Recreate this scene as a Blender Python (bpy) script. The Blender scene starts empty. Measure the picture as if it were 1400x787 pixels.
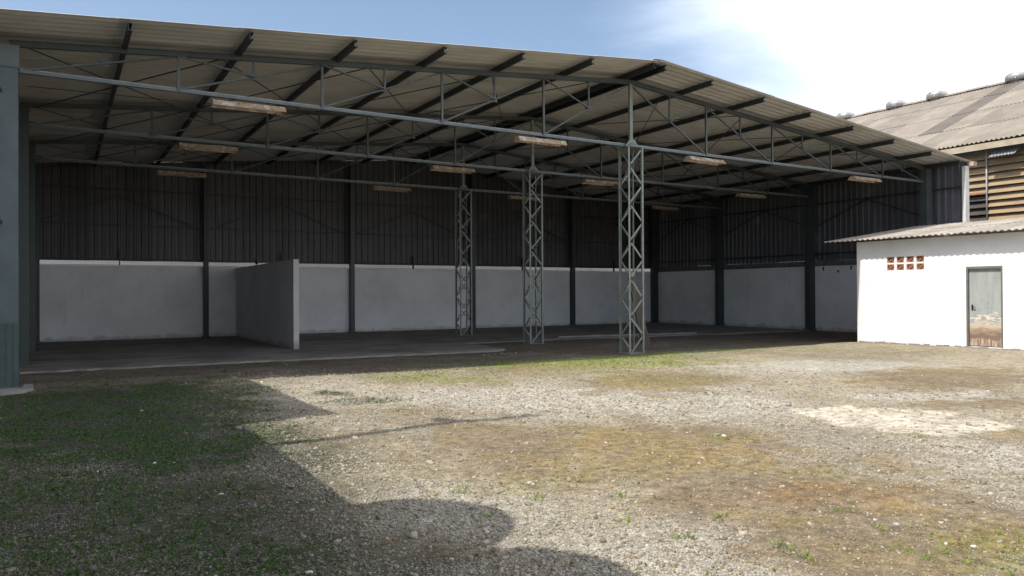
import bpy, bmesh, math, random
import numpy as np
from mathutils import Vector, Matrix
R = math.radians
random.seed(7); rng = np.random.default_rng(11)
scene = bpy.context.scene
col = scene.collection

# ------------------------------------------------------------------ camera
CAM_H = 1.658
yaw, pitch, roll = R(30.9334), R(.3578), R(-.3043)
r0 = Vector((math.cos(yaw), -math.sin(yaw), 0)); f0 = Vector((math.sin(yaw), math.cos(yaw), 0)); u0 = Vector((0, 0, 1))
fw = f0*math.cos(pitch)+u0*math.sin(pitch); up = u0*math.cos(pitch)-f0*math.sin(pitch)
rt = r0*math.cos(roll)+up*math.sin(roll); up2 = up*math.cos(roll)-r0*math.sin(roll)
cd = bpy.data.cameras.new('camera'); cam = bpy.data.objects.new('camera', cd); col.objects.link(cam)
M = Matrix((rt, up2, -fw)).transposed().to_4x4(); M.translation = (0, 0, CAM_H); cam.matrix_world = M
cd.sensor_width = 36; cd.lens = 36*1027.96/1400; cd.clip_start = .05; cd.clip_end = 6000
scene.camera = cam

# ------------------------------------------------------------------ light and sky
SUN_V = Vector((.65, .06, -1)).normalized()
ELEV = math.asin(-SUN_V.z); AZ = math.atan2(-SUN_V.x, -SUN_V.y)
sl = bpy.data.lights.new('sun', 'SUN'); sl.energy = 3.6; sl.angle = R(.5); sl.color = (1, .945, .86)
so = bpy.data.objects.new('sun', sl); col.objects.link(so); so.location = (-20, -2, 40)
so.rotation_euler = SUN_V.to_track_quat('-Z', 'Y').to_euler()
w = bpy.data.worlds.new('World'); scene.world = w; w.use_nodes = True
nt = w.node_tree; nt.nodes.clear(); N = nt.nodes; Lk = nt.links
out = N.new('ShaderNodeOutputWorld'); bg = N.new('ShaderNodeBackground'); bg.inputs[1].default_value = .15
sky = N.new('ShaderNodeTexSky'); sky.sky_type = 'NISHITA'; sky.sun_disc = False
sky.sun_elevation = ELEV; sky.sun_rotation = AZ; sky.altitude = 0; sky.air_density = 1.0; sky.dust_density = 2.2; sky.ozone_density = 1.3
tc = N.new('ShaderNodeTexCoord')
dt = N.new('ShaderNodeVectorMath'); dt.operation = 'DOT_PRODUCT'
ca, ce = R(118), R(12)  # cloud bank spread out of view behind the camera to brighten the shed
dt.inputs[1].default_value = (math.sin(ca)*math.cos(ce), math.cos(ca)*math.cos(ce), math.sin(ce))
mp = N.new('ShaderNodeMapping'); mp.inputs['Scale'].default_value = (1.6, 1.6, 5.5); mp.inputs['Rotation'].default_value = (R(10), R(-14), 0)
nz = N.new('ShaderNodeTexNoise'); nz.inputs['Scale'].default_value = 1.5; nz.inputs['Detail'].default_value = 7; nz.inputs['Roughness'].default_value = .52; nz.inputs['Distortion'].default_value = .35
ad = N.new('ShaderNodeMath'); ad.operation = 'MULTIPLY_ADD'; ad.inputs[1].default_value = .42
mr = N.new('ShaderNodeMapRange'); mr.interpolation_type = 'SMOOTHSTEP'
mr.inputs['From Min'].default_value = .41; mr.inputs['From Max'].default_value = .77
Lk.new(tc.outputs['Generated'], dt.inputs[0]); Lk.new(tc.outputs['Generated'], mp.inputs['Vector']); Lk.new(mp.outputs[0], nz.inputs['Vector'])
Lk.new(nz.outputs['Fac'], ad.inputs[0]); Lk.new(dt.outputs['Value'], ad.inputs[2]); Lk.new(ad.outputs[0], mr.inputs['Value'])
mx = N.new('ShaderNodeMix'); mx.data_type = 'RGBA'; mx.inputs['B'].default_value = (6.7, 7.2, 8.0, 1)
mb = N.new('ShaderNodeMix'); mb.data_type = 'RGBA'; mb.blend_type = 'MULTIPLY'; mb.inputs['Factor'].default_value = 1; mb.inputs['B'].default_value = (.94, .92, .885, 1)
Lk.new(mr.outputs[0], mx.inputs['Factor']); Lk.new(sky.outputs[0], mb.inputs['A']); Lk.new(mb.outputs['Result'], mx.inputs['A']); Lk.new(mx.outputs['Result'], bg.inputs[0]); Lk.new(bg.outputs[0], out.inputs[0])
scene.view_settings.view_transform = 'Standard'; scene.view_settings.look = 'None'
scene.view_settings.exposure = .53; scene.view_settings.gamma = 1
scene.cycles.diffuse_bounces = 7; scene.cycles.max_bounces = 12

# ------------------------------------------------------------------ helpers
def mesh_from(name, verts, faces, mat=None, smooth=False):
    me = bpy.data.meshes.new(name); me.from_pydata([tuple(v) for v in verts], [], faces); me.update()
    if mat: me.materials.append(mat)
    if smooth: me.polygons.foreach_set('use_smooth', [True]*len(me.polygons))
    return me
def link(name, data, parent=None, mat=None, label=None):
    o = bpy.data.objects.new(name, data); col.objects.link(o)
    if parent: o.parent = parent
    if mat and not data.materials: data.materials.append(mat)
    if label: o['label'] = label
    return o
def tag(o, label=None, cat=None, group=None, kind=None):
    if label: o['label'] = label
    if cat: o['category'] = cat
    if group: o['group'] = group
    if kind: o['kind'] = kind
    return o
def thing(name, label, cat, loc=(0, 0, 0), group=None):
    o = bpy.data.objects.new(name, None); col.objects.link(o); o.location = loc; o.empty_display_size = .2
    return tag(o, label, cat, group)
def copy_tree(o, parent=None):
    c = o.copy(); col.objects.link(c)
    if parent: c.parent = parent
    for ch in o.children: copy_tree(ch, c)
    return c
class MB:
    """collects shapes into one mesh"""
    def __init__(s): s.v = []; s.f = []
    def box(s, x0, x1, y0, y1, z0, z1):
        b = len(s.v); s.v += [(x0,y0,z0),(x1,y0,z0),(x1,y1,z0),(x0,y1,z0),(x0,y0,z1),(x1,y0,z1),(x1,y1,z1),(x0,y1,z1)]
        s.f += [tuple(b+i for i in q) for q in ((0,3,2,1),(4,5,6,7),(0,1,5,4),(1,2,6,5),(2,3,7,6),(3,0,4,7))]; return s
    def bar(s, p, q, poly, hint=(0, 0, 1)):
        p = Vector(p); q = Vector(q); d = (q-p).normalized(); h = Vector(hint)
        if abs(d.dot(h)) > .98: h = Vector((0, 1, 0))
        u = d.cross(h).normalized(); v = u.cross(d).normalized()
        b = len(s.v); n = len(poly)
        for c in (p, q): s.v += [tuple(c+u*a+v*t) for a, t in poly]
        s.f += [tuple(b+n-1-i for i in range(n)), tuple(b+n+i for i in range(n))]
        s.f += [(b+i, b+(i+1) % n, b+n+(i+1) % n, b+n+i) for i in range(n)]; return s
    def lathe(s, prof, c=(0, 0, 0), n=20):
        b = len(s.v)
        for r_, z in prof:
            s.v += [(c[0]+r_*math.cos(2*math.pi*k/n), c[1]+r_*math.sin(2*math.pi*k/n), c[2]+z) for k in range(n)]
        for i in range(len(prof)-1):
            for k in range(n):
                s.f.append((b+i*n+k, b+i*n+(k+1) % n, b+(i+1)*n+(k+1) % n, b+(i+1)*n+k))
        s.f += [tuple(b+n-1-k for k in range(n)), tuple(b+(len(prof)-1)*n+k for k in range(n))]; return s
    def prism(s, pts, z0, z1):
        b = len(s.v); n = len(pts); s.v += [(x, y, z0) for x, y in pts]+[(x, y, z1) for x, y in pts]
        s.f += [tuple(b+n-1-i for i in range(n)), tuple(b+n+i for i in range(n))]+[(b+i, b+(i+1) % n, b+n+(i+1) % n, b+n+i) for i in range(n)]; return s
    def mesh(s, name, mat, smooth=False): return mesh_from(name, s.v, s.f, mat, smooth)
    def build(s, name, mat, parent=None, smooth=False, label=None): return link(name, s.mesh(name, mat, smooth), parent, None, label)
def rect(wd, ht): return [(-wd/2, -ht/2), (wd/2, -ht/2), (wd/2, ht/2), (-wd/2, ht/2)]
def Lsec(a, t=.006): return [(0, 0), (a, 0), (a, t), (t, t), (t, a), (0, a)]
def Csec(wd, ht, t=.012): return [(-wd/2, -ht/2), (wd/2, -ht/2), (wd/2, -ht/2+.03), (wd/2-t*.6, -ht/2+.03), (wd/2-t*.6, -ht/2+t), (-wd/2+t, -ht/2+t), (-wd/2+t, ht/2-t), (wd/2-t*.6, ht/2-t), (wd/2-t*.6, ht/2-.03), (wd/2, ht/2-.03), (wd/2, ht/2), (-wd/2, ht/2)]
def Isec(wd, ht, t=.015): return [(-wd/2, -ht/2), (wd/2, -ht/2), (wd/2, -ht/2+t), (t/2, -ht/2+t), (t/2, ht/2-t), (wd/2, ht/2-t), (wd/2, ht/2), (-wd/2, ht/2), (-wd/2, ht/2-t), (-t/2, ht/2-t), (-t/2, -ht/2+t), (-wd/2, -ht/2+t)]

def wave(y, pitch, amp, prof):
    if prof == 'sin': return amp*math.sin(2*math.pi*y/pitch)
    t = (y/pitch) % 1.0
    return amp*(-1 if t < .55 else (-1+2*(t-.55)/.1 if t < .65 else (1 if t < .9 else 1-2*(t-.9)/.1)))
def corr(L, W, pitch, amp, prof='sin', tilt=.008, th=.006, cut=None):
    """corrugated sheet: length along x, corrugation across y; cut(y) gives the length at y; a real thickness"""
    ys = []
    if prof == 'sin':
        n = max(4, int(round(W/pitch*8))); ys = [W*i/n for i in range(n+1)]
    else:
        k = 0
        while k*pitch < W:
            for t in (0, .55, .65, .9):
                yy = (k+t)*pitch
                if yy < W: ys.append(yy)
            k += 1
        ys.append(W)
    v = []; f = []; n = len(ys)
    for side in (0, 1):
        for y in ys:
            z = wave(y, pitch, amp, prof)+tilt*y/W+side*th
            v += [(0, y, z), (cut(y) if cut else L, y, z)]
    o = 2*n
    for i in range(n-1):
        a = 2*i; f += [(a, a+2, a+3, a+1), (o+a, o+a+1, o+a+3, o+a+2), (a, o+a, o+a+2, a+2), (a+1, a+3, o+a+3, o+a+1)]
    f += [(0, 1, o+1, o), (2*n-2, o+2*n-2, o+2*n-1, 2*n-1)]
    return v, f

# ------------------------------------------------------------------ materials
class G:
    """small node-graph helper"""
    def __init__(s, name):
        s.m = bpy.data.materials.new(name); s.m.use_nodes = True; s.t = s.m.node_tree
        s.b = s.t.nodes['Principled BSDF']; s.geo = s.n('ShaderNodeNewGeometry'); s.oi = s.n('ShaderNodeObjectInfo')
    def n(s, k): return s.t.nodes.new(k)
    def l(s, a, b): s.t.links.new(a, b)
    def put(s, sock, v):
        if isinstance(v, bpy.types.NodeSocket): s.l(v, sock)
        elif isinstance(v, (tuple, list)) and len(v) == 3 and sock.type == 'RGBA': sock.default_value = (*v, 1)
        else: sock.default_value = v
    def pos(s, scale=(1, 1, 1), obj=False, rand=False):
        m = s.n('ShaderNodeVectorMath'); m.operation = 'MULTIPLY'; m.inputs[1].default_value = scale
        if obj: t = s.n('ShaderNodeTexCoord'); s.l(t.outputs['Object'], m.inputs[0])
        else: s.l(s.geo.outputs['Position'], m.inputs[0])
        if not rand: return m.outputs[0]
        a = s.n('ShaderNodeVectorMath'); a.operation = 'ADD'; s.l(m.outputs[0], a.inputs[0])
        c = s.n('ShaderNodeMath'); c.operation = 'MULTIPLY'; c.inputs[1].default_value = 57.; s.l(s.oi.outputs['Random'], c.inputs[0]); s.l(c.outputs[0], a.inputs[1])
        return a.outputs[0]
    def noise(s, vec, scale, detail=4, rough=.55, dist=0):
        k = s.n('ShaderNodeTexNoise'); s.l(vec, k.inputs['Vector']); k.inputs['Scale'].default_value = scale; k.inputs['Detail'].default_value = detail
        k.inputs['Roughness'].default_value = rough; k.inputs['Distortion'].default_value = dist; return k.outputs['Fac']
    def math(s, op, a, b=0., c=None):
        k = s.n('ShaderNodeMath'); k.operation = op; s.put(k.inputs[0], a); s.put(k.inputs[1], b)
        if c is not None: s.put(k.inputs[2], c)
        return k.outputs[0]
    def ramp(s, v, a, b, c=0., d=1.):
        k = s.n('ShaderNodeMapRange'); k.interpolation_type = 'SMOOTHSTEP'; s.put(k.inputs['Value'], v)
        for nme, x in (('From Min', a), ('From Max', b), ('To Min', c), ('To Max', d)): k.inputs[nme].default_value = x
        return k.outputs[0]
    def mix(s, fac, a, b, mode='MIX'):
        k = s.n('ShaderNodeMix'); k.data_type = 'RGBA'; k.blend_type = mode; s.put(k.inputs['Factor'], fac); s.put(k.inputs['A'], a); s.put(k.inputs['B'], b); return k.outputs['Result']
    def gray(s, v):
        k = s.n('ShaderNodeCombineColor'); [s.l(v, k.inputs[i]) for i in range(3)]; return k.outputs[0]
    def z(s):
        k = s.n('ShaderNodeSeparateXYZ'); s.l(s.geo.outputs['Position'], k.inputs[0]); return k.outputs
    def bump(s, h, strength=.3, dist=.01):
        k = s.n('ShaderNodeBump'); k.inputs['Strength'].default_value = strength; k.inputs['Distance'].default_value = dist; s.l(h, k.inputs['Height']); s.l(k.outputs[0], s.b.inputs['Normal'])
    def fin(s, c, rough=.7, metal=0., spec=None):
        s.put(s.b.inputs['Base Color'], c); s.put(s.b.inputs['Roughness'], rough); s.b.inputs['Metallic'].default_value = metal
        if spec is not None: s.b.inputs['Specular IOR Level'].default_value = spec
        return s.m
def simple(name, c, c2=None, scale=6, rough=.6, amt=1., metal=0., rust=None, rustlo=.62, bump=.15, objrand=.0, stretch=(1, 1, 1), spec=None):
    g = G(name); p = g.pos(stretch, rand=False); n = g.noise(p, scale, 5, .6)
    k = g.mix(g.ramp(n, .3, .7), c, c2 or tuple(x*.78 for x in c))
    if objrand: k = g.mix(1., k, g.gray(g.ramp(g.oi.outputs['Random'], 0, 1, 1-objrand, 1+objrand)), 'MULTIPLY')
    rg = rough
    if rust: 
        n2 = g.noise(p, scale*2.7, 8, .7); k = g.mix(g.ramp(n2, rustlo, rustlo+.09), k, rust)
    if bump: g.bump(g.noise(p, scale*9, 3), bump, .004)
    return g.fin(k, rg, metal, spec)

M_steel = simple('painted_steel', (.085, .098, .096), (.06, .072, .07), 3, .45, rust=(.09, .05, .03), rustlo=.66)
M_chord = simple('painted_chord_steel', (.14, .165, .165), (.1, .12, .12), 3, .4, rust=(.1, .055, .03), rustlo=.68)
M_lattice = simple('painted_lattice_steel', (.24, .26, .23), (.17, .19, .165), 5, .45, rust=(.12, .07, .045), rustlo=.66)
M_col = simple('painted_column_steel', (.055, .072, .068), (.04, .053, .05), 2.2, .42, rust=(.06, .05, .04), rustlo=.7)
M_colfront = simple('painted_front_column', (.095, .125, .135), (.07, .095, .105), 2, .45, rust=(.08, .07, .06), rustlo=.72)
M_guard = simple('teal_guard_sheet', (.06, .095, .095), (.045, .072, .072), 4, .4, rust=(.07, .05, .03), rustlo=.72)
M_purlin = simple('dark_purlin_steel', (.03, .036, .042), (.022, .026, .03), 2, .5)
M_rod = simple('dark_rod_steel', (.05, .055, .055), None, 4, .5, bump=0)
M_white_metal = simple('white_trim_metal', (.72, .72, .7), (.6, .6, .57), 4, .5)
M_black = simple('black_iron', (.02, .02, .022), None, 8, .6)
M_concrete = simple('pale_concrete', (.3, .29, .27), (.2, .19, .18), 2.5, .85, bump=.5)
M_wood = simple('weathered_plank', (.085, .068, .05), (.055, .043, .033), 5, .8, stretch=(6, 6, .7), bump=.5)
M_tube = simple('glass_tube', (.55, .55, .5), (.4, .38, .33), 9, .25)
M_terra = simple('terracotta', (.42, .21, .12), (.3, .14, .085), 14, .8, bump=.4)
M_galv = simple('galvanised_vent', (.5, .5, .49), (.36, .36, .35), 5, .35, metal=.6)
M_pipe = simple('pale_pipe', (.42, .42, .42), (.3, .3, .3), 6, .4)
M_tank = simple('blue_tank_plastic', (.08, .16, .3), None, 3, .4)

def m_roof(name, c1, c2, dirt, rand, lichen=None):
    g = G(name); p = g.pos(rand=True); q = g.pos((.35, 3., 3.), rand=True)
    k = g.mix(g.ramp(g.noise(p, 1.1, 6, .6), .3, .72), c1, c2)
    k = g.mix(g.ramp(g.noise(q, 2.2, 6, .65), .48, .75, 0, .7), k, dirt)
    if lichen: k = g.mix(g.ramp(g.noise(p, 5, 8, .75), .58, .68, 0, .75), k, lichen)
    k = g.mix(1., k, g.gray(g.ramp(g.oi.outputs['Random'], 0, 1, 1-rand, 1+rand)), 'MULTIPLY')
    g.bump(g.noise(p, 40, 4), .25, .004); return g.fin(k, .85)
M_roofin = m_roof('fibre_cement_sheet', (.52, .51, .49), (.44, .428, .405), (.33, .318, .295), .07)
M_facroof = m_roof('aged_roof_sheet', (.275, .245, .205), (.21, .185, .15), (.19, .16, .125), .13, (.2, .175, .14))
M_facroof_dark = m_roof('dark_aged_roof_sheet', (.15, .135, .115), (.115, .1, .085), (.12, .1, .08), .06)
M_hutroof = m_roof('hut_roof_sheet', (.36, .32, .27), (.25, .22, .18), (.14, .12, .1), .12, (.13, .115, .09))
def m_clad(name, c1, c2, rough=.5):
    g = G(name); p = g.pos(); q = g.pos((7, 7, .5))
    k = g.mix(g.ramp(g.noise(q, 1.3, 6, .6), .3, .7), c1, c2)
    k = g.mix(g.ramp(g.noise(p, .9, 5, .6), .55, .75, 0, .6), k, tuple(x*1.7 for x in c1))
    k = g.mix(1., k, g.gray(g.ramp(g.oi.outputs['Random'], 0, 1, .8, 1.2)), 'MULTIPLY')
    return g.fin(k, rough)
M_cladback = m_clad('dark_brown_cladding', (.088, .083, .082), (.062, .059, .059))
M_cladright = m_clad('dark_grey_cladding', (.14, .14, .155), (.095, .095, .107), .4)

def m_wall(name, c, dirt, zlo, hi, amt=1., streak=.25, bump=.25):
    g = G(name); p = g.pos(); xyz = g.z()
    k = g.mix(g.ramp(g.noise(p, .55, 6, .6), .35, .7, 0, .6), c, tuple(x*.76 for x in c)); k = g.mix(g.ramp(g.noise(g.pos((1.1, 1.1, 1.6)), 1.3, 7, .7, .6), .55, .68, 0, .28), k, tuple(x*.7 for x in c))
    s_ = g.noise(g.pos((5, 5, .35)), 1.2, 5, .6); k = g.mix(g.ramp(s_, .56, .8, 0, streak), k, tuple(x*.55 for x in c))
    e = g.math('MULTIPLY_ADD', g.noise(p, 2.4, 6, .7), .55, xyz[2]); k = g.mix(g.ramp(e, hi, zlo, 0, amt), k, dirt)
    k = g.mix(g.ramp(g.noise(p, 8, 8, .8), .68, .74, 0, .35), k, dirt)
    g.bump(g.noise(p, 14, 6, .65), bump, .012); return g.fin(k, .85, spec=.3)
M_white_in = m_wall('whitewashed_masonry', (.9, .9, .9), (.3, .29, .28), .3, .5, .6)
M_hut = m_wall('white_hut_render', (.86, .87, .89), (.5, .46, .38), .24, .42, .8, .06)
M_pale = m_wall('pale_boundary_render', (.6, .6, .58), (.35, .33, .3), .4, .7)
M_beam = simple('grey_sill_beam', (.17, .17, .175), (.12, .12, .125), 3, .8)
M_neigh = simple('neighbour_render', (.5, .48, .44), (.4, .38, .34), 2, .85)

def m_light():
    g = G('rusty_white_enamel'); p = g.pos(rand=True)
    k = g.mix(g.ramp(g.noise(p, 5, 7, .75), .42, .5), (.62, .57, .48), (.44, .32, .21))
    k = g.mix(g.ramp(g.noise(p, 13, 6, .7), .52, .62), k, (.27, .15, .085)); return g.fin(k, .7)
M_light = m_light()
def m_door():
    g = G('peeling_door_paint'); p = g.pos(); xyz = g.z(); n1 = g.noise(g.pos((1, 2.2, 7)), 1.6, 7, .65, .4)
    z = g.math('MULTIPLY_ADD', n1, .5, g.math('SUBTRACT', xyz[2], .25))
    k = g.mix(g.ramp(g.noise(g.pos((4, 4, .6)), 2, 4), .35, .7), (.36, .385, .375), (.29, .315, .31))
    k = g.mix(g.ramp(z, .98, .93), k, (.3, .33, .33))
    pe = g.ramp(g.noise(g.pos((2, 2.6, 6.5)), 2.1, 6, .7), .5, .54)
    band = g.math('MULTIPLY', g.ramp(z, 1.06, 1.0), g.ramp(z, .72, .8)); k = g.mix(g.math('MULTIPLY', pe, band), k, (.68, .6, .5))
    k = g.mix(g.ramp(z, .8, .74), k, (.52, .44, .35)); k = g.mix(g.ramp(z, .68, .52), k, (.3, .22, .16)); k = g.mix(g.ramp(z, .5, .4), k, (.2, .14, .1))
    stv = g.noise(g.pos((14, 14, 1.2)), 2, 5, .7); k = g.mix(g.math('MULTIPLY', g.ramp(z, .34, .28), 1.), k, g.mix(g.ramp(stv, .4, .62), (.2, .12, .08), (.5, .42, .33)))
    k = g.mix(g.ramp(g.noise(g.pos((2, 3, 22)), 2, 4, .6), .5, .75, 0, .35), k, (.16, .12, .09))
    return g.fin(k, .7)
M_door = m_door()
def m_slat():
    g = G('ochre_louvre_sheet'); q = g.pos((1, .7, 5), rand=True); k = g.mix(g.ramp(g.noise(q, 2.2, 6, .6), .3, .72), (.33, .245, .145), (.235, .17, .1))
    k = g.mix(g.ramp(g.noise(g.pos(rand=True), 6, 7, .7), .6, .7, 0, .6), k, (.2, .12, .06)); return g.fin(k, .75)
M_slat = m_slat()
def m_slab():
    g = G('dusty_concrete_floor'); p = g.pos(); k = g.mix(g.ramp(g.noise(p, .7, 7, .62), .36, .66), (.26, .235, .215), (.17, .15, .135))
    k = g.mix(g.ramp(g.noise(g.pos((.5, 2.6, 1)), .6, 6, .6), .5, .68, 0, .8), k, (.11, .092, .08))
    xyz = g.z(); e = g.math('MULTIPLY_ADD', g.noise(p, 1.1, 7, .65), 2.6, g.math('SUBTRACT', xyz[1], 19.0)); k = g.mix(g.ramp(e, 1.9, 1.1, 0, .4), k, (.33, .305, .275))
    g.bump(g.noise(p, 20, 6, .7), .4, .01); return g.fin(k, .9, spec=.25)
M_slab = m_slab()

def m_ground():
    g = G('gravel_yard_ground'); p = g.pos()
    at = g.n('ShaderNodeAttribute'); at.attribute_name = 'base'; am = g.n('ShaderNodeAttribute'); am.attribute_name = 'gravel'
    n1 = g.noise(p, 9, 8, .72); n2 = g.noise(p, 55, 4, .7); n0 = g.noise(p, 1.6, 7, .65)
    k = g.mix(1., at.outputs['Color'], g.gray(g.ramp(n0, .3, .7, .84, 1.14)), 'MULTIPLY')
    k = g.mix(1., k, g.gray(g.ramp(n1, .28, .72, .55, 1.45)), 'MULTIPLY')
    k = g.mix(1., k, g.gray(g.ramp(n2, .3, .7, .7, 1.3)), 'MULTIPLY')
    def stones(scale, lo, hi, c, amt):
        v = g.n('ShaderNodeTexVoronoi'); g.l(p, v.inputs['Vector']); v.inputs['Scale'].default_value = scale; v.inputs['Randomness'].default_value = 1
        sc = g.n('ShaderNodeSeparateColor'); g.l(v.outputs['Color'], sc.inputs[0])
        pick = g.ramp(g.math('MULTIPLY_ADD', am.outputs['Fac'], .55, sc.outputs[0]), lo, hi)
        return g.math('MULTIPLY', pick, g.math('MULTIPLY', g.ramp(v.outputs['Distance'], .52, .36), amt)), sc.outputs[1], v.outputs['Distance']
    m1, c1, d1 = stones(60, .88, .9, None, .85); k = g.mix(m1, k, g.mix(c1, (.2, .185, .155), (.46, .43, .37)))
    m2, c2, d2 = stones(32, 1.16, 1.18, None, .8); k = g.mix(m2, k, g.mix(c2, (.22, .2, .17), (.48, .45, .39)))
    h = g.math('ADD', g.math('MULTIPLY', m1, .5), g.math('ADD', g.math('MULTIPLY', n1, 1.1), g.math('MULTIPLY', n2, .5)))
    g.bump(h, .8, .03); return g.fin(k, .95, spec=.15)
M_ground = m_ground()
def m_vcol(name, rough=.9, sub=False):
    g = G(name); at = g.n('ShaderNodeAttribute'); at.attribute_name = 'tint'; k = at.outputs['Color']
    k = g.mix(1., k, g.gray(g.ramp(g.noise(g.pos(), 90, 3), .3, .7, .8, 1.2)), 'MULTIPLY'); return g.fin(k, rough, spec=.2)
M_stone = m_vcol('crushed_stone'); M_grass = m_vcol('grass_blade', .7)

# ------------------------------------------------------------------ dimensions
XC, HS = 13.37, 14.26            # ridge line, half span
YF = [15.95, 20.95, 25.95]       # truss frames
YB = 30.95                       # back wall
SL = .094; ZR = 7.62             # roof slope, roof sheet mid height at the ridge
def zroof(x): return ZR-SL*abs(x-XC)
def ztop(x): return zroof(x)-.035-.14-.055+.05*abs(x-XC)/14.26
ZC = 5.64
XL, XRW = -.65, 27.6
# ------------------------------------------------------------------ ground
def hashn(ix, iy, seed):
    h = (ix.astype(np.int64)*374761393+iy.astype(np.int64)*668265263+seed*974634777) & 0xffffffff
    h = ((h ^ (h >> 13))*1274126177) & 0xffffffff; h = h ^ (h >> 16); return (h & 0xffffff)/float(0xffffff)
def vnoise(x, y, seed=0):
    ix = np.floor(x); iy = np.floor(y); fx = x-ix; fy = y-iy; fx = fx*fx*(3-2*fx); fy = fy*fy*(3-2*fy)
    a = hashn(ix, iy, seed); b = hashn(ix+1, iy, seed); c = hashn(ix, iy+1, seed); d = hashn(ix+1, iy+1, seed)
    return (a*(1-fx)+b*fx)*(1-fy)+(c*(1-fx)+d*fx)*fy
def fbm(x, y, f, o=4, seed=0, gain=.5):
    s = 0; a = 1; t = 0
    for i in range(o): s = s+a*vnoise(x*f, y*f, seed+i*17); t += a; a *= gain; f *= 2.03
    return s/t
PATCHES = {
 'dirt': [(4.17,6.97,0.639,-0.383,-0.327,-0.515,1.00), (5.63,6.28,0.554,-0.498,-0.292,-0.460,1.00), (5.03,4.59,0.693,-0.762,-0.503,-0.800,1.00), (5.23,3.67,0.852,-1.218,-0.625,-1.000,1.00), (4.60,2.97,0.843,-1.314,-0.739,-1.190,1.00), (7.12,4.28,0.744,-1.243,-0.762,-1.206,0.60), (5.79,3.09,1.002,-1.887,-0.562,-0.900,0.80), (14.51,8.13,0.287,-0.512,-0.294,-0.442,1.00), (9.42,10.50,0.469,-0.421,-0.285,-0.431,0.90), (11.55,6.04,0.457,-0.875,-0.818,-1.258,0.90), (9.37,4.66,1.027,-2.072,-1.453,-2.274,0.70), (4.54,9.59,1.106,-0.524,-0.926,-1.433,0.50), (3.88,9.08,1.626,-0.696,-1.210,-1.883,0.40), (2.83,8.31,1.451,-0.496,-0.783,-1.229,0.35), (9.97,8.02,0.636,-0.791,-0.799,-1.222,0.30), (1.17,5.98,1.172,-0.231,-0.552,-0.884,0.55), (1.99,4.67,2.110,-0.903,-1.428,-2.298,0.50), (8.75,14.62,0.431,-0.259,-0.411,-0.609,0.60), ],  # also holds a few thin shadow streaks, painted in the dirt colour
 'rust': [(5.52,3.94,0.952,-1.339,-1.368,-2.182,1.00), (5.73,5.23,1.391,-1.529,-1.643,-2.598,0.60), (5.37,3.58,1.803,-2.715,-2.640,-4.223,0.80), (2.34,8.37,3.063,-0.861,-2.191,-3.445,0.30), (2.36,4.04,3.166,-1.855,-5.149,-8.307,0.30), (4.32,4.24,1.588,-1.625,-2.191,-3.505,0.30), (5.78,6.96,1.120,-0.932,-1.146,-1.794,0.25), ],
 'moss': [(5.05,2.61,0.955,-1.862,-1.194,-1.924,1.00), (4.80,2.31,1.498,-3.128,-1.800,-2.907,1.00), (9.74,10.85,0.544,-0.489,-0.507,-0.764,0.80), (3.68,5.59,1.429,-0.944,-1.270,-2.020,0.50), (5.80,4.68,1.404,-1.748,-2.054,-3.258,0.50), (6.49,12.44,0.724,-0.379,-0.535,-0.808,0.80), (7.71,7.70,1.181,-1.186,-1.373,-2.123,0.20), (5.64,7.64,1.466,-1.085,-1.030,-1.606,0.40), (9.84,6.32,0.986,-1.537,-2.769,-4.282,0.40), (3.89,10.17,1.516,-0.582,-1.159,-1.793,0.40), (2.18,7.03,1.179,-0.366,-0.445,-0.706,0.20), (10.39,13.51,0.220,-0.170,-0.275,-0.407,0.50), (18.38,13.09,0.157,-0.221,-0.221,-0.318,0.30), ],
 'lime': [(9.41,6.00,0.651,-1.023,-0.701,-1.088,1.20), (9.54,5.26,0.813,-1.479,-0.852,-1.327,1.20), (9.24,6.71,1.249,-1.726,-1.035,-1.601,1.10), (8.86,5.27,0.940,-1.583,-1.573,-2.457,1.00), ],
 'grass': [(0.31,12.09,0.590,-0.015,-0.150,-0.233,1.00), (1.75,12.88,0.844,-0.115,-0.205,-0.314,0.80), (0.79,9.12,0.729,-0.064,-0.389,-0.612,0.90), (1.86,9.46,1.315,-0.259,-0.279,-0.437,0.50), (0.03,6.69,1.225,-0.005,-0.340,-0.544,0.55), (0.87,6.40,1.439,-0.196,-0.428,-0.685,0.35), (10.79,14.32,0.244,-0.184,-0.429,-0.631,0.80), (12.71,14.71,0.589,-0.510,-0.522,-0.759,1.00), (6.35,13.40,0.791,-0.375,-0.727,-1.093,0.60), (4.02,12.34,2.266,-0.739,-1.476,-2.252,0.80), (4.11,11.35,1.387,-0.503,-1.339,-2.055,0.50), (0.68,5.32,1.261,-0.161,-0.749,-1.207,0.45), ],
 'pale': [(0.36,8.01,2.072,-0.093,-1.855,-2.945,1.00), (-0.22,9.23,1.733,0.042,-1.693,-2.674,0.80), (1.85,6.59,2.594,-0.729,-1.749,-2.784,0.40), (13.87,11.16,0.206,-0.256,-0.373,-0.552,0.60), (7.04,9.93,0.231,-0.164,-0.286,-0.437,0.80), (8.13,8.26,0.418,-0.412,-0.278,-0.427,0.80), (3.89,12.54,0.661,-0.205,-0.322,-0.491,0.50), (3.23,3.90,0.727,-0.605,-0.714,-1.150,0.80), (3.60,3.35,1.188,-1.282,-0.891,-1.438,0.70), (7.76,4.06,0.680,-1.302,-0.670,-1.059,0.90), (2.53,5.36,1.132,-0.537,-0.650,-1.040,0.50), (11.69,6.90,0.415,-0.706,-0.804,-1.230,0.70), ],
}

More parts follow.
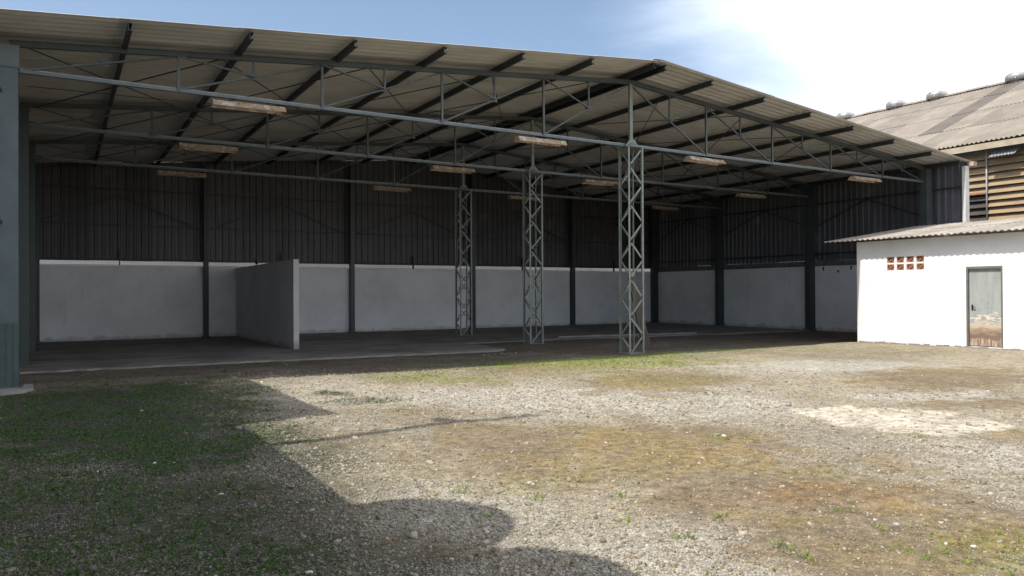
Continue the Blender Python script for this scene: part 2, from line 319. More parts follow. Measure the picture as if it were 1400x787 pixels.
def sstep(a, b, v): t = np.clip((v-a)/(b-a), 0, 1); return t*t*(3-2*t)
def masks(x, y):
    out = {}
    for i, (k, L) in enumerate(PATCHES.items()):
        wx = x+(fbm(x, y, .9, 4, 31+i)-.5)*.9; wy = y+(fbm(x, y, .9, 4, 77+i)-.5)*.9; n = fbm(x, y, 2.7, 5, 5+i, .62)-.5
        if k == 'lime': wx = x+(fbm(x, y, 1.7, 4, 31)-.5)*.7; wy = y+(fbm(x, y, 1.7, 4, 77)-.5)*.7
        m = np.zeros_like(x)
        for cx, cy, a, b, c, d, wt in L:
            dx = wx-cx; dy = wy-cy; r = np.hypot(a*dx+b*dy, c*dx+d*dy)+n*(1.1 if k != 'lime' else .5)
            m = np.maximum(m, wt*(1-sstep(.55, 1.2, r) if k != 'lime' else 1-sstep(.9, 1.06, r)))
        out[k] = np.clip(m, 0, 1)
    return out
def surf(x, y):
    """base colour and gravel share of the yard"""
    m = masks(x, y); c = np.empty(x.shape+(3,)); c[:] = (.335, .29, .205)
    def lay(col_, f): c[:] = c*(1-f[..., None])+np.array(col_)*f[..., None]
    lay((.235, .205, .155), sstep(.46, .6, fbm(x, y, .55, 5, 91))*.75)
    lay((.46, .43, .37), np.clip(m['pale']*1.1, 0, 1))
    lay((.195, .148, .092), m['dirt']*(.72+.28*fbm(x, y, 3, 3, 8)))
    lay((.19, .165, .055), m['moss']*sstep(.25, .55, fbm(x, y, 4, 5, 44, .65))*.9)
    lay((.245, .15, .065), m['rust']*sstep(.25, .6, fbm(x, y, 2.6, 5, 45, .65))*.8); lay((.25, .19, .08), sstep(.5, .62, fbm(x, y, .9, 5, 145))*m['dirt']*.6)
    dead = sstep(.5, .62, fbm(x, y, 1.3, 5, 63))*sstep(11.5, 13.5, y)*(1-m['pale']); lay((.235, .21, .095), dead*.75)
    lit = sstep(4.2, 5.2, x)[...]; lay((.026, .037, .014), m['grass']*.93*(1-lit)); lay((.24, .24, .09), m['grass']*.7*lit)  # grass colour carries the light: dark on the shaded side, pale in sun
    lay((.56, .5, .4), np.clip(m['lime']*(.1+1.3*fbm(x, y, 5, 5, 3, .65)), 0, 1))
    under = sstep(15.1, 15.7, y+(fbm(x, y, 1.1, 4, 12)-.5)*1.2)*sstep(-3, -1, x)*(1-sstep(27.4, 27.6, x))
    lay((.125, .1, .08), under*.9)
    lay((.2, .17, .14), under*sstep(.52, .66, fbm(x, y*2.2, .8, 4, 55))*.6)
    left = (1-sstep(1.5, 3.2, x+(fbm(x, y, .8, 4, 13)-.5)*2))*(1-under); lay((.052, .056, .04), left*.85); c *= .9  # mossy left ground, darkened further with its shade put into the colour
    gravel = np.clip(.62+m['pale']*.5-m['dirt']*.75-m['moss']*.4-m['rust']*.35-m['lime']*1.2-under*.55-m['grass']*.5-left*.1+(fbm(x, y, 1.6, 4, 21)-.5)*.9, 0, 1)
    return c, gravel, m, under
def ax(lo, f0, f1, hi, step, grow):
    a = list(np.arange(f0, f1, step)); s = step; v = a[-1]
    while v < hi: s = min(s*grow, 250); v += s; a.append(v)
    s = step; v = f0
    while v > lo: s = min(s*grow, 250); v -= s; a.insert(0, v)
    return np.array(a)
gx = ax(-2500, -1.5, 15, 2500, .055, 1.045); gy = ax(-800, 2.0, 16.2, 3500, .055, 1.045)
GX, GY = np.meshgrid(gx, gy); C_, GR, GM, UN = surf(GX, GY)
near = 1-sstep(34, 60, np.hypot(GX-10, GY-14))
flat = 1-.93*sstep(18.0, 18.5, GY)*sstep(-4, -2, GX)*(1-sstep(28, 29, GX))
GZ = ((fbm(GX, GY, .35, 3, 2)-.5)*.09*sstep(2, 5, np.hypot(GX, GY))+(fbm(GX, GY, 6, 4, 9, .6)-.5)*.035*(.4+GR))*near*flat
GZ -= (1-near)*.02
GZ += .05*sstep(15.5, 21, GX)*near*(1-sstep(14.8, 15.6, GY))
def ground_z(x, y):
    i = np.clip(np.searchsorted(gy, y)-1, 0, len(gy)-2); j = np.clip(np.searchsorted(gx, x)-1, 0, len(gx)-2)
    fy = (y-gy[i])/(gy[i+1]-gy[i]); fx = (x-gx[j])/(gx[j+1]-gx[j])
    return (GZ[i, j]*(1-fx)+GZ[i, j+1]*fx)*(1-fy)+(GZ[i+1, j]*(1-fx)+GZ[i+1, j+1]*fx)*fy
def np_mesh(name, V, F, mat, attrs={}):
    """V (n,3), F (m,k) equal-sized faces; attrs: name -> (n,3) colour or (n,) value per vertex"""
    me = bpy.data.meshes.new(name); k = F.shape[1]
    me.vertices.add(len(V)); me.vertices.foreach_set('co', V.astype(np.float32).ravel())
    me.loops.add(F.size); me.loops.foreach_set('vertex_index', F.astype(np.int32).ravel())
    me.polygons.add(len(F)); me.polygons.foreach_set('loop_start', np.arange(0, F.size, k, dtype=np.int32))
    try: me.polygons.foreach_set('loop_total', np.full(len(F), k, dtype=np.int32))
    except Exception: pass
    me.update(calc_edges=True); me.materials.append(mat)
    for a, v in attrs.items():
        if v.ndim == 2:
            at = me.attributes.new(a, 'FLOAT_COLOR', 'POINT'); at.data.foreach_set('color', np.hstack([v, np.ones((len(v), 1))]).astype(np.float32).ravel())
        else:
            at = me.attributes.new(a, 'FLOAT', 'POINT'); at.data.foreach_set('value', v.astype(np.float32))
    return me
ny, nx = GX.shape; idx = np.arange(nx*ny).reshape(ny, nx)
F = np.stack([idx[:-1, :-1], idx[:-1, 1:], idx[1:, 1:], idx[1:, :-1]], -1).reshape(-1, 4)
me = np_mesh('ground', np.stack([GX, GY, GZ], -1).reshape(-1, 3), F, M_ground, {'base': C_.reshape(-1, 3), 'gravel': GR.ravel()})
me.polygons.foreach_set('use_smooth', np.ones(len(F), bool))
tag(link('ground', me), kind='structure')

# concrete floor slab with an uneven, rounded front edge
pts = []
def edge(x0, y0, x1, y1, n, j=.09):
    for i in range(n):
        t = i/n; pts.append((x0+(x1-x0)*t+random.uniform(-j, j)*.4, y0+(y1-y0)*t+random.uniform(-j, j)))
edge(-1.2, 19.05, 3.2, 19.0, 18); edge(3.2, 19.0, 8.6, 18.65, 22); edge(8.6, 18.65, 10.3, 18.5, 6)
for i in range(7): a = R(-90+i*15); pts.append((10.35+.85*math.cos(a), 19.3+.8*math.sin(a)))
edge(11.2, 19.6, 11.35, 21.8, 8); edge(11.35, 21.9, 15.5, 22.0, 14); edge(15.5, 22.0, 22.3, 20.9, 20); edge(22.3, 20.9, 27.55, 20.7, 14)
pts += [(27.55, 31.0), (-1.2, 31.0)]
tag(MB().prism(pts, -.06, .04).build('concrete_floor', M_slab), kind='structure')
tag(MB().prism([(15.4, 22.45), (17.2, 22.2), (20.0, 21.75), (21.3, 21.5), (21.32, 21.62), (20.0, 21.93), (17.2, 22.4), (15.42, 22.62)], .02, .09).build('floor_seam', M_concrete), kind='structure')
tag(MB().prism([(-1.9, 15.02), (-1.1, 14.98), (-.6, 15.25), (-.42, 15.6), (-.45, 16.3), (-1.9, 16.4)], -.05, .05).build('concrete_footing', M_concrete),
    'low pale concrete footing under the steel column beside the grass', 'footing')

# ------------------------------------------------------------------ hangar roof
roof = thing('hangar_roof', 'wide low gabled roof of corrugated fibre cement sheets over the open shed', 'roof')
ang = math.atan(SL); Y0R = 14.66; SWID = 1.0; NS = 17; ROWX = 2.095
sheet_me = mesh_from('roof_sheet', *corr(ROWX/math.cos(ang)+.13, SWID+.03, .25, .019, 'sin'), M_roofin)
for side in (-1, 1):
    for k in range(7):
        xl = XC+side*(14.72-ROWX*k)
        for j in range(NS):
            o = link('roof_sheet', sheet_me, roof); y = Y0R+j*SWID+random.uniform(-.004, .004)
            if side < 0: m_ = Matrix.Translation((xl, y, zroof(xl)+.008)) @ Matrix.Rotation(-ang+.0035, 4, 'Y')
            else: m_ = Matrix.Translation((xl, y+SWID, zroof(xl)+.008)) @ Matrix.Rotation(math.pi, 4, 'Z') @ Matrix.Rotation(-ang+.0035, 4, 'Y')
            o.matrix_world = m_
v = []; f = []
rc = MB(); rc.bar((XC, Y0R, ZR+.045), (XC, Y0R+17, ZR+.045), [(-.3, -.028), (0, 0), (.3, -.028), (.3, -.018), (0, .012), (-.3, -.018)]); rc.build('ridge_cap', M_roofin, roof)
LOFF = [.2, 2.2, 4.2, 6.2, 8.22, 10.27, 12.33, 14.56]; ROFF = [.17, 1.85, 3.92, 5.95, 8.0, 10.15, 12.3, 14.05]
for side, offs in ((-1, LOFF), (1, ROFF)):
    for d in offs:
        x = XC+side*d; z = zroof(x)-.035-.07
        MB().bar((x, 14.72, z), (x, 31.3, z), Csec(.07, .14)).build('purlin', M_purlin, roof)
MB().box(XC-.125, XC+.11, 14.8, 31.2, ZR-.075, ZR-.066).build('ridge_plate', M_purlin, roof)
MB().bar((28.02, 14.66, 6.16), (28.02, 31.3, 6.16), [(-.09, .06), (-.09, -.05), (.07, -.05), (.07, .06), (.06, .06), (.06, -.04), (-.08, -.04), (-.08, .06)]).build('gutter', M_steel, roof)
MB().box(-1.52, -1.36, 14.66, 31.3, 6.02, 6.34).build('gutter', M_steel, roof)  # unseen plain box added along this eave to block a slit of sun
MB().box(27.9, 28.12, 14.5, 14.72, 6.08, 6.24).build('gutter_end', simple('rusty_gutter_end', (.3, .15, .08), (.5, .42, .36), 14, .8), roof, label='rusty box at the front end of the gutter')
# wind bracing rods just under the purlins
bx = [-.55, 2.75, 5.85, 9.0, 12.2]; bxr = [27.3, 24.0, 20.9, 17.75, 14.55]
for bay in range(3):
    ya = YF[bay]; yb = ya+5-(.15 if bay == 2 else 0)
    for arr in (bx, bxr):
        for a, b in zip(arr[:-1], arr[1:]):
            za, zb = zroof(a)-.23, zroof(b)-.23
            MB().bar((a, ya, za), (b, yb, zb), rect(.02, .02)).build('bracing_rod', M_rod, roof)
            MB().bar((b, ya, zb-.021), (a, yb, za-.021), rect(.02, .02)).build('bracing_rod', M_rod, roof)
# sagging cables from side to side
def cable(name, p, q, sag, r_, mat, parent, n=14):
    m = MB(); P = [Vector(p).lerp(Vector(q), i/n)-Vector((0, 0, sag*4*(i/n)*(1-i/n))) for i in range(n+1)]
    for a, b in zip(P[:-1], P[1:]): m.bar(a, b, rect(r_, r_))
    return m.build(name, mat, parent)
for yy, za in ((18.4, 5.96), (23.4, 5.9)):
    cable('power_cable', (-.6, yy, za), (13.2, yy+.2, za+.7), .12, .012, M_black, roof); cable('power_cable', (13.2, yy+.2, za+.7), (27.3, yy, za), .12, .012, M_black, roof)

# ------------------------------------------------------------------ roof trusses
def make_truss():
    t = thing('roof_truss', 'x', 'roof truss', (XC, 0, 0), 'steel trusses spanning the open shed')
    def part(name, p, q, poly, mat, hint=(0, 1, 0)):
        p = (p[0]-XC, p[1], p[2]); q = (q[0]-XC, q[1], q[2]); return MB().bar(p, q, poly, hint).build(name, mat, t)
    U = [(-.05, .05), (-.05, .042), (-.008, .042), (-.008, -.05), (.008, -.05), (.008, .042), (.05, .042), (.05, .05)]
    for s in (-1, 1):
        xe = XC+s*(HS-.1)
        part('top_chord', (xe, 0, ztop(xe)), (XC+s*.002, 0, ztop(XC)), Isec(.1, .11, .014), M_steel, (0, 0, 1))
        xb = XL if s < 0 else 27.35
        part('bottom_chord', (xb, 0, ZC), (XC+s*.002, 0, ZC), [(-.045, -.035), (.045, -.035), (.045, -.025), (.006, -.025), (.006, .035), (-.006, .035), (-.006, -.025), (-.045, -.025)], M_chord, (0, 0, 1))
        X = [XC+s*i*2.85 for i in range(5)]+[xb-s*.05]
        for i in range(1, 5): part('post', (X[i], 0, ZC), (X[i], 0, ztop(X[i])), rect(.05, .05), M_steel); 
        for i in range(5):
            a = (X[i], .03, ztop(X[i])-.05); b = (X[i+1], .03, ZC+.02)
            part('diagonal', b, a, rect(.035, .045), M_steel)
            mid = (.5*(a[0]+b[0]), .03, .5*(a[2]+b[2]))
            part('hanger', (mid[0], 0, mid[2]), (mid[0], 0, ztop(mid[0])-.05), rect(.04, .04), M_steel)
            if i < 4: part('strut', (mid[0], -.03, mid[2]), (X[i+1], -.03, ztop(X[i+1])-.05), rect(.03, .04), M_steel)
            for (gx_, gz_) in ((X[i+1], ZC+.06), (mid[0], mid[2])): MB().box(gx_-XC-.09, gx_-XC+.09, .04, .048, gz_-.05, gz_+.05).build('gusset_plate', M_steel, t)
    part('conduit', (XL, .05, ZC+.05), (27.3, .05, ZC+.05), rect(.02, .02), M_pipe)
    part('king_post', (XC, 0, ZC), (XC, 0, ztop(XC)-.05), rect(.1, .07), M_lattice)
    o = MB().prism([(-.24, 0), (.24, 0), (.08, .2), (-.08, .2)], -.01, .01).build('apex_gusset', M_lattice, t)
    o.rotation_euler = (R(90), 0, 0); o.location = (0, -.06, ZC-.03)
    return t
tr0 = make_truss()
for i, lab in enumerate(['front steel roof truss nearest the sunlit yard', 'middle steel roof truss between the front and rear trusses', 'rear steel roof truss closest to the dark back wall']):
    t = tr0 if i == 0 else copy_tree(tr0); t.location.y = YF[i]; t['label'] = lab

# ------------------------------------------------------------------ lattice columns under the ridge
def make_lattice():
    t = thing('lattice_column', 'x', 'column', (XC, 0, 0), 'steel lattice columns under the ridge')
    s = .21; H = ZC-.06
    for sx in (-1, 1):
        for sy in (-1, 1):
            m = MB(); m.bar((sx*s, sy*s, 0), (sx*s, sy*s, H), [(a*-sx, b*-sy) for a, b in Lsec(.055, .009)], (0, 1, 0)); m.build('leg', M_lattice, t)
    n = 11; st = H/n
    for face in range(4):
        for k in range(n):
            z0 = .04+k*st; z1 = z0+st-.11; a = -s+.03; b = s-.03
            if (k+face) % 2: a, b = b, a
            d = s-.006
            P, Q = {0: ((a, -d, z0), (b, -d, z1)), 1: ((a, d, z0), (b, d, z1)), 2: ((-d, a, z0), (-d, b, z1)), 3: ((d, a, z0), (d, b, z1))}[face]
            MB().bar(P, Q, rect(.042, .012), (0, 1, 0) if face < 2 else (1, 0, 0)).build('lacing_bar', M_lattice, t)
    MB().box(-.27, .27, -.27, .27, -.02, .012).build('base_plate', M_lattice, t)
    MB().box(-.23, .23, -.23, .23, H, H+.012).build('cap_plate', M_lattice, t)
    MB().lathe([(.22, 0), (.06, .17)], (0, 0, H+.012), 4).build('cap_cone', M_lattice, t).rotation_euler.z = R(45)
    return t
lc = make_lattice()
for i, (lab, z) in enumerate([('green grey lattice column nearest the yard, with a dark plank leaning behind it', .0), ('lattice column at the middle truss, standing clear on bare dirt', .0), ('farthest lattice column, just in front of a back wall post', .07)]):
    t = lc if i == 0 else copy_tree(lc); t.location = (XC, YF[i], z if i < 2 else .075); t['label'] = lab
    if i == 2: t.location.z = .03
m = MB(); m.lathe([(.068, -.01), (.076, 0), (.068, .01)], (0, 0, 0), 18); o = m.build('round_plate', M_lattice, None)
o.rotation_euler = (R(90), 0, R(-35)); o.location = (13.44, 16.0, 2.13)
tag(o, 'small pale round plate hung inside the nearest lattice column', 'plate')
# plank
m = MB(); m.bar((14.43, 16.52, -.03), (13.72, 16.42, 2.1), [(-.16, -.02), (.16, -.02), (.16, .02), (-.16, .02)], (0, 1, 0))
o = m.build('leaning_plank', M_wood); tag(o, 'dark brown weathered plank leaning behind the nearest lattice column', 'plank')
for i, vtx in enumerate(o.data.vertices):
    if vtx.co.z > 1.5: vtx.co.x = 13.72+(vtx.co.x-13.72)*.55

# ------------------------------------------------------------------ side and back columns
def col_box(name, cx, cy, wx, wy, H, mat, lab, grp, isec=False, z0=0):
    t = thing(name, lab, 'column', (cx, cy, z0), grp)
    if isec: MB().bar((0, 0, 0), (0, 0, H), Isec(wx, wy, .02), (0, 1, 0)).build('shaft', mat, t)
    else:
        m = MB(); m.box(-wx/2, wx/2, -wy/2, wy/2, 0, H); m.build('shaft', mat, t)
    MB().box(-wx/2-.06, wx/2+.06, -wy/2-.06, wy/2+.06, -.02, .015).build('base_plate', mat, t)
    MB().box(-wx/2-.02, wx/2+.02, -wy/2-.02, wy/2+.02, H, H+.02).build('cap_plate', mat, t)
    return t
gl = 'steel columns along the open side of the shed'
left_labels = ['grey green steel column nearest the grass, with a ribbed guard sheet round its foot', 'dark green steel column second along the shaded side wall', 'dark green steel column third along the shaded side wall', 'dark green corner column beside the white back wall']
for i, y in enumerate(YF+[YB-.1]):
    c = col_box('steel_column', -.88, y, .46, .3, zroof(-.88)-.35 if i else 5.6, M_colfront if i == 0 else M_col, left_labels[i], 'steel columns on the shaded side', z0=.05)
    if i == 0:
        g = MB(); g.box(-.27, .234, -.165, .165, .0, 1.13)
        for k in range(5): g.box(-.24+k*.1, -.2+k*.1, -.18, -.166, .0, 1.13)
        g.build('guard_sheet', M_guard, c)
        for zz in (5.25, 2.95):
            b = MB(); b.prism([(-.42, .28), (-.1, .0), (-.02, -.0), (-.02, .04), (-.1, .14), (-.36, .34)], -.02, .02); b = b.build('bracket', M_black, c); b.rotation_euler = (R(90), 0, 0); b.location = (0.02, -.17, zz-.1)
        MB().box(-.26, .25, -.16, .16, 5.62, 6.0).build('column_head', M_chord, c)
    else: MB().box(-.24, .24, -.15, .15, zroof(-.88)-.33, zroof(-.88)-.19).build('column_head', M_col, c)
right_labels = ['grey column at the open end of the side wall, behind the white hut roof', 'dark column on the side wall next to the small wall hooks', 'dark column between two whitewashed panels of the side wall', 'dark green corner column where back wall and side wall meet']
for i, y in enumerate(YF+[YB-.12]):
    dz = .0 if i < 1 else .05
    col_box('wall_column', 27.42, [15.95, 21.0, 26.15, 30.83][i], .34, .26, zroof(27.42)-.2-dz, M_col if i else M_steel, right_labels[i], 'columns along the side wall', z0=dz)
back_labels = ['slim dark post on the back wall, left of the short partition wall', 'slim dark post on the back wall, between the partition and the lattice columns', 'slim dark post on the back wall, directly behind the farthest lattice column', 'slim dark post on the back wall, between the two nearer lattice columns']
for i, x in enumerate((4.76, 10.56, 16.35, 22.01)):
    col_box('wall_post', x, YB-.14, .17, .24, zroof(x)-.28, M_purlin if i == 0 else M_col, back_labels[i], 'posts along the back wall', z0=.06)

# ------------------------------------------------------------------ back wall
bw = thing('back_wall', 'tall back wall, whitewashed masonry below and dark brown ribbed sheeting above', 'wall', (0, YB, 0))
xs = [-1.1, 4.76, 10.56, 16.35, 22.01, 27.6]
for a, b in zip(xs[:-1], xs[1:]): MB().box(a+(.085 if a > 0 else 0), b-(.085 if b < 27 else 0), .0, .16, -.1, 2.705).build('masonry_panel', M_white_in, bw)
for x in xs[1:-1]: MB().box(x-.083, x+.083, .02, .15, -.1, 2.70).build('pier', M_beam, bw)
nS = 28; wS = (27.85+1.2)/nS
for i in range(nS):
    x0 = -1.2+i*wS; xm_ = x0+wS/2; jit = .05 if (1.1 < xm_ < 2.2 or 9.8 < xm_ < 12.2 or 2.9 < xm_ < 4.0) else -.03; zb = 2.885+random.uniform(-.006, .006)
    v, f = corr(1, wS+.03, .25, .019, 'trap', .007, .003, cut=lambda y: zroof(x0+y)-jit-zb)
    v = [(x0+y, .22-z, zb+x) for x, y, z in v]; mesh_ = mesh_from('cladding_sheet', v, f, M_cladback); link('cladding_sheet', mesh_, bw)
for a, b in zip(xs[:-1], xs[1:]):
    for zg in (2.96, 4.2, 5.52): MB().bar((a+.1, .15, zg), (b-.1, .15, zg), rect(.05, .045)).build('girt', M_purlin, bw)
    xm = (a+b)/2
    MB().bar((a+.1, .08, 4.12), (xm, .08, 5.28), rect(.04, .04)).build('knee_brace', M_purlin, bw)
    MB().bar((b-.1, .08, 4.12), (xm, .081, 5.28), rect(.04, .04)).build('knee_brace', M_purlin, bw)
    MB().box(xm-.02, xm+.02, .02, .12, 2.66, 3.3).build('hanger_post', M_purlin, bw)
    MB().box(a+.1, b-.1, .06, .1, 2.72, 2.735).build('sill_rail', M_purlin, bw)

# ------------------------------------------------------------------ side wall on the far side
sw = thing('side_wall', 'long side wall of white masonry panels under dark grey ribbed sheeting', 'wall', (XRW, 0, 0))
ysw = [14.8, 15.95, 21.0, 26.15, 30.8]
for a, b in zip(ysw[:-1], ysw[1:]):
    MB().box(.0, .16, a+.02, b-.02, -.1, 2.70).build('masonry_panel', M_white_in, sw)
    MB().box(.02, .18, a+.02, b-.02, 2.712, 2.93).build('sill_beam', M_beam, sw)
    MB().box(-.02, .02, a+.02, b-.02, 2.70, 2.73).build('sill_rail', M_purlin, sw)
    for zg in (3.22, 5.35): MB().bar((.1, a+.02, zg), (.1, b-.02, zg), rect(.05, .05)).build('girt', M_purlin, sw)
    if b-a > 2:
        ym = (a+b)/2
        MB().bar((.05, a+.15, 4.4), (.05, ym, 5.3), rect(.04, .04)).build('knee_brace', M_purlin, sw); MB().bar((.05, b-.15, 4.4), (.051, ym, 5.3), rect(.04, .04)).build('knee_brace', M_purlin, sw)
nS = 16; wS = (31.1-14.78)/nS
for i in range(nS):
    y0 = 14.78+i*wS; ztp = zroof(27.75)-(.12 if i in (12, 13, 15) else .0)-.0; zb = 2.94+random.uniform(-.005, .005)
    v, f = corr(ztp-zb, wS+.03, .25, .019, 'trap', .007, .003); v = [(.2-z, y0+y, zb+x) for x, y, z in v]; link('cladding_sheet', mesh_from('cladding_sheet', v, [tuple(reversed(q)) for q in f], M_cladright), sw)
MB().box(.06, .3, 14.655, 14.775, 2.9, 6.08).build('corner_trim', M_white_metal, sw)
for (yy, zz, ln, dx) in ((20.45, 2.66, .17, 0), (19.75, 2.5, .1, 0), (19.15, 2.66, .16, 0), (18.55, 2.55, .2, 0), (18.0, 2.68, .2, .03), (17.4, 2.55, .22, 0)):
    MB().box(-.05, -.012, yy-.018, yy+.018, zz-ln, zz).box(-.012, .002, yy-.03, yy+.03, zz-.05, zz).build('wall_hook', M_black, sw)

# side wall on the near, shaded side (behind the columns)
nw = thing('shaded_side_wall', 'dark side wall closing the shed behind the green steel columns', 'wall', (-1.25, 0, 0))
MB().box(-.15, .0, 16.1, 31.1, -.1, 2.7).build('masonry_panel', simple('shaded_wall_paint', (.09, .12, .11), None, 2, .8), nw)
for i in range(15):
    v, f = corr(6.13-2.7, 1.0+.03, .25, .019, 'trap', .007, .003); v = [(-.08+z, 16.1+i*1.0+y, 2.72+x) for x, y, z in v]; link('cladding_sheet', mesh_from('cladding_sheet', v, f, M_cladback), nw)

# ------------------------------------------------------------------ partition wall, bird
pw = thing('partition_wall', 'short whitewashed partition wall standing out from the back wall', 'wall', (5.95, 22.35, .03))
m = MB(); m.box(-.075, .075, 0.02, 8.58, 0, 2.63)
m.build('masonry', M_white_in, pw)
MB().box(-.08, .08, -.02, .0195, 0, 2.635).build('end_face', M_pale, pw, label='smooth pale end face of the partition')
M_bird = simple('black_feathers', (.015, .015, .018), None, 20, .5)
bd = thing('bird', 'small dark bird perched on the top edge of the partition wall', 'bird', (5.95, 27.6, 2.66))
def ell(m, c, r_, rot, n=10, k=7):
    b = len(m.v); rm = Matrix.Rotation(rot, 3, 'X')
    for i in range(k+1):
        t = math.pi*i/k
        for j in range(n):
            a = 2*math.pi*j/n; p = rm @ Vector((r_[0]*math.sin(t)*math.cos(a), r_[1]*math.cos(t), r_[2]*math.sin(t)*math.sin(a))); m.v.append(tuple(p+Vector(c)))
    for i in range(k):
        for j in range(n): m.f.append((b+i*n+j, b+i*n+(j+1) % n, b+(i+1)*n+(j+1) % n, b+(i+1)*n+j))
m = MB(); ell(m, (0, 0, .09), (.045, .1, .05), R(25)); ell(m, (0, .085, .155), (.03, .035, .03), 0); m.build('body', M_bird, bd, True)
MB().prism([(-.02, -.06), (.02, -.06), (.03, -.19), (-.03, -.19)], .045, .055).build('tail', M_bird, bd)
MB().bar((0, .11, .155), (0, .15, .148), rect(.012, .01)).build('beak', M_black, bd)
for s in (-1, 1): MB().bar((s*.018, 0, 0), (s*.018, .01, .06), rect(.006, .006)).build('leg', M_black, bd)

# ------------------------------------------------------------------ lights under the bottom chords
def make_fixture():
    t = thing('fluorescent_fixture', 'x', 'ceiling light', (0, 0, 0), 'rusty fluorescent fixtures under the trusses')
    L = .7; A = [(-.17, -.09), (-.07, .03), (.07, .03), (.17, -.09), (.155, -.09), (.062, .018), (-.062, .018), (-.155, -.09)]
    MB().bar((-L, 0, 0), (L, 0, 0), A, (0, 0, 1)).build('reflector', M_light, t)
    for s in (-1, 1):
        MB().bar((s*L, 0, 0), (s*(L+.012), 0, 0), [(-.17, -.09), (.17, -.09), (.07, .03), (-.07, .03)] , (0, 0, 1)).build('end_cap', M_light, t)
        MB().box(s*.45-.012, s*.45+.012, -.012, .012, .028, .1).build('hanger', M_rod, t)
        m = MB(); m.bar((-L+.04, s*.06, -.045), (L-.04, s*.06, -.045), [(.019*math.cos(k*math.pi/4), .019*math.sin(k*math.pi/4)) for k in range(8)]); m.build('tube', M_tube, t, True)
    return t
fx = make_fixture(); first = True
XS = [3.3, 10.42, 16.15, 23.75]
side_w = ['first from the shaded side', 'just before the lattice column', 'just past the lattice column', 'last towards the white hut']
depth_w = ['front truss', 'middle truss', 'rear truss']
for i in range(3):
    for j, x in enumerate(XS):
        t = fx if first else copy_tree(fx); first = False
        t.location = (x, YF[i]-.02, ZC-.13); t.rotation_euler = (R(random.uniform(-4, 4)), R(random.uniform(-1.2, 1.2)), R(random.uniform(-1.5, 1.5)))
        t['label'] = 'rusty fluorescent fixture under the %s, %s' % (depth_w[i], side_w[j])

# ------------------------------------------------------------------ white hut
XH = 21.94
hut = thing('white_hut', 'low white rendered hut with a corrugated roof and peeling grey door', 'hut', (XH, 12, 0))
def hb(x0, x1, y0, y1, z0, z1, name, mat, lab=None): return MB().box(x0-XH, x1-XH, y0-12, y1-12, z0, z1).build(name, mat, hut, label=lab)
DY0, DY1, DZ0, DZ1 = 10.67, 11.63, .1, 2.31
m = MB()
def wb(x0, x1, y0, y1, z0, z1): m.box(x0-XH, x1-XH, y0-12, y1-12, z0, z1)
by0, by1, bz0, bz1 = 12.8, 14.04, 2.25, 2.7
wb(XH, XH+.15, 4, DY0, -.1, 3.2); wb(XH, XH+.15, DY0, DY1, DZ1, 3.2); wb(XH, XH+.15, DY0, DY1, -.1, DZ0-.003)
wb(XH, XH+.15, DY1, by0, -.1, 3.2); wb(XH, XH+.15, by0, by1, -.1, bz0); wb(XH, XH+.15, by0, by1, bz1, 3.2); wb(XH, XH+.15, by1, 14.88, -.1, 3.2)
wb(XH, 27.0, 14.88, 15.03, -.1, 3.2); wb(XH+.16, 27.0, 4, 4.15, -.1, 3.2); wb(27.0, 27.15, 4, 15.03, -.1, 3.8)
m.build('wall', M_hut, hut)
m = MB(); m.v += [(.15, 2.88, 3.2), (5.06, 2.88, 3.2), (5.06, 2.88, 3.84), (.15, 3.03, 3.2), (5.06, 3.03, 3.2), (5.06, 3.03, 3.84)]; m.f += [(0, 1, 2), (3, 5, 4), (0, 3, 4, 1), (1, 4, 5, 2), (2, 5, 3, 0)]; m.build('gable', M_hut, hut)
# vent blocks
bwid, bh = .235, .185
for r_ in range(2):
    for c in range(4):
        yc = by0+.155+c*.31; zc = bz0+.11+r_*.228; o = MB(); y0, y1, z0, z1 = yc-bwid/2-12, yc+bwid/2-12, zc-bh/2, zc+bh/2; t_ = .028
        o.box(.012, .12, y0, y1, z0, z0+t_).box(.012, .12, y0, y1, z1-t_, z1).box(.012, .12, y0, y0+t_, z0+t_, z1-t_).box(.012, .12, y1-t_, y1, z0+t_, z1-t_)
        o.bar((.06, y0+.02, z1-.02), (.06, y1-.02, z0+.02), rect(.085, .035), (0, 0, 1)); o.bar((.065, y0+.02, z0+.02), (.065, y1-.02, z1-.02), rect(.075, .022), (0, 0, 1))
        o.build('vent_block', M_terra, hut)
# mortar around the blocks: pieces between them
mo = MB()
ye = [by0-12]; 
for c in range(4): ye += [by0+.155+c*.31-bwid/2-12, by0+.155+c*.31+bwid/2-12]
ye.append(by1-12)
for k in range(0, len(ye), 2): mo.box(.003, .13, ye[k], ye[k+1], bz0, bz1)
ze = [bz0, bz0+.11-bh/2, bz0+.11+bh/2, bz0+.338-bh/2, bz0+.338+bh/2, bz1]
for k in range(1, len(ye)-1, 2):
    for q in (0, 2, 4): mo.box(.004, .13, ye[k], ye[k+1], ze[q], ze[q+1])
mo.build('mortar', M_hut, hut)
hb(XH+.3, XH+.32, by0-.2, by1+.2, bz0-.2, bz1+.2, 'vent_shade_sheet', M_black)  # black sheet added behind the vents, standing in for the unlit inside
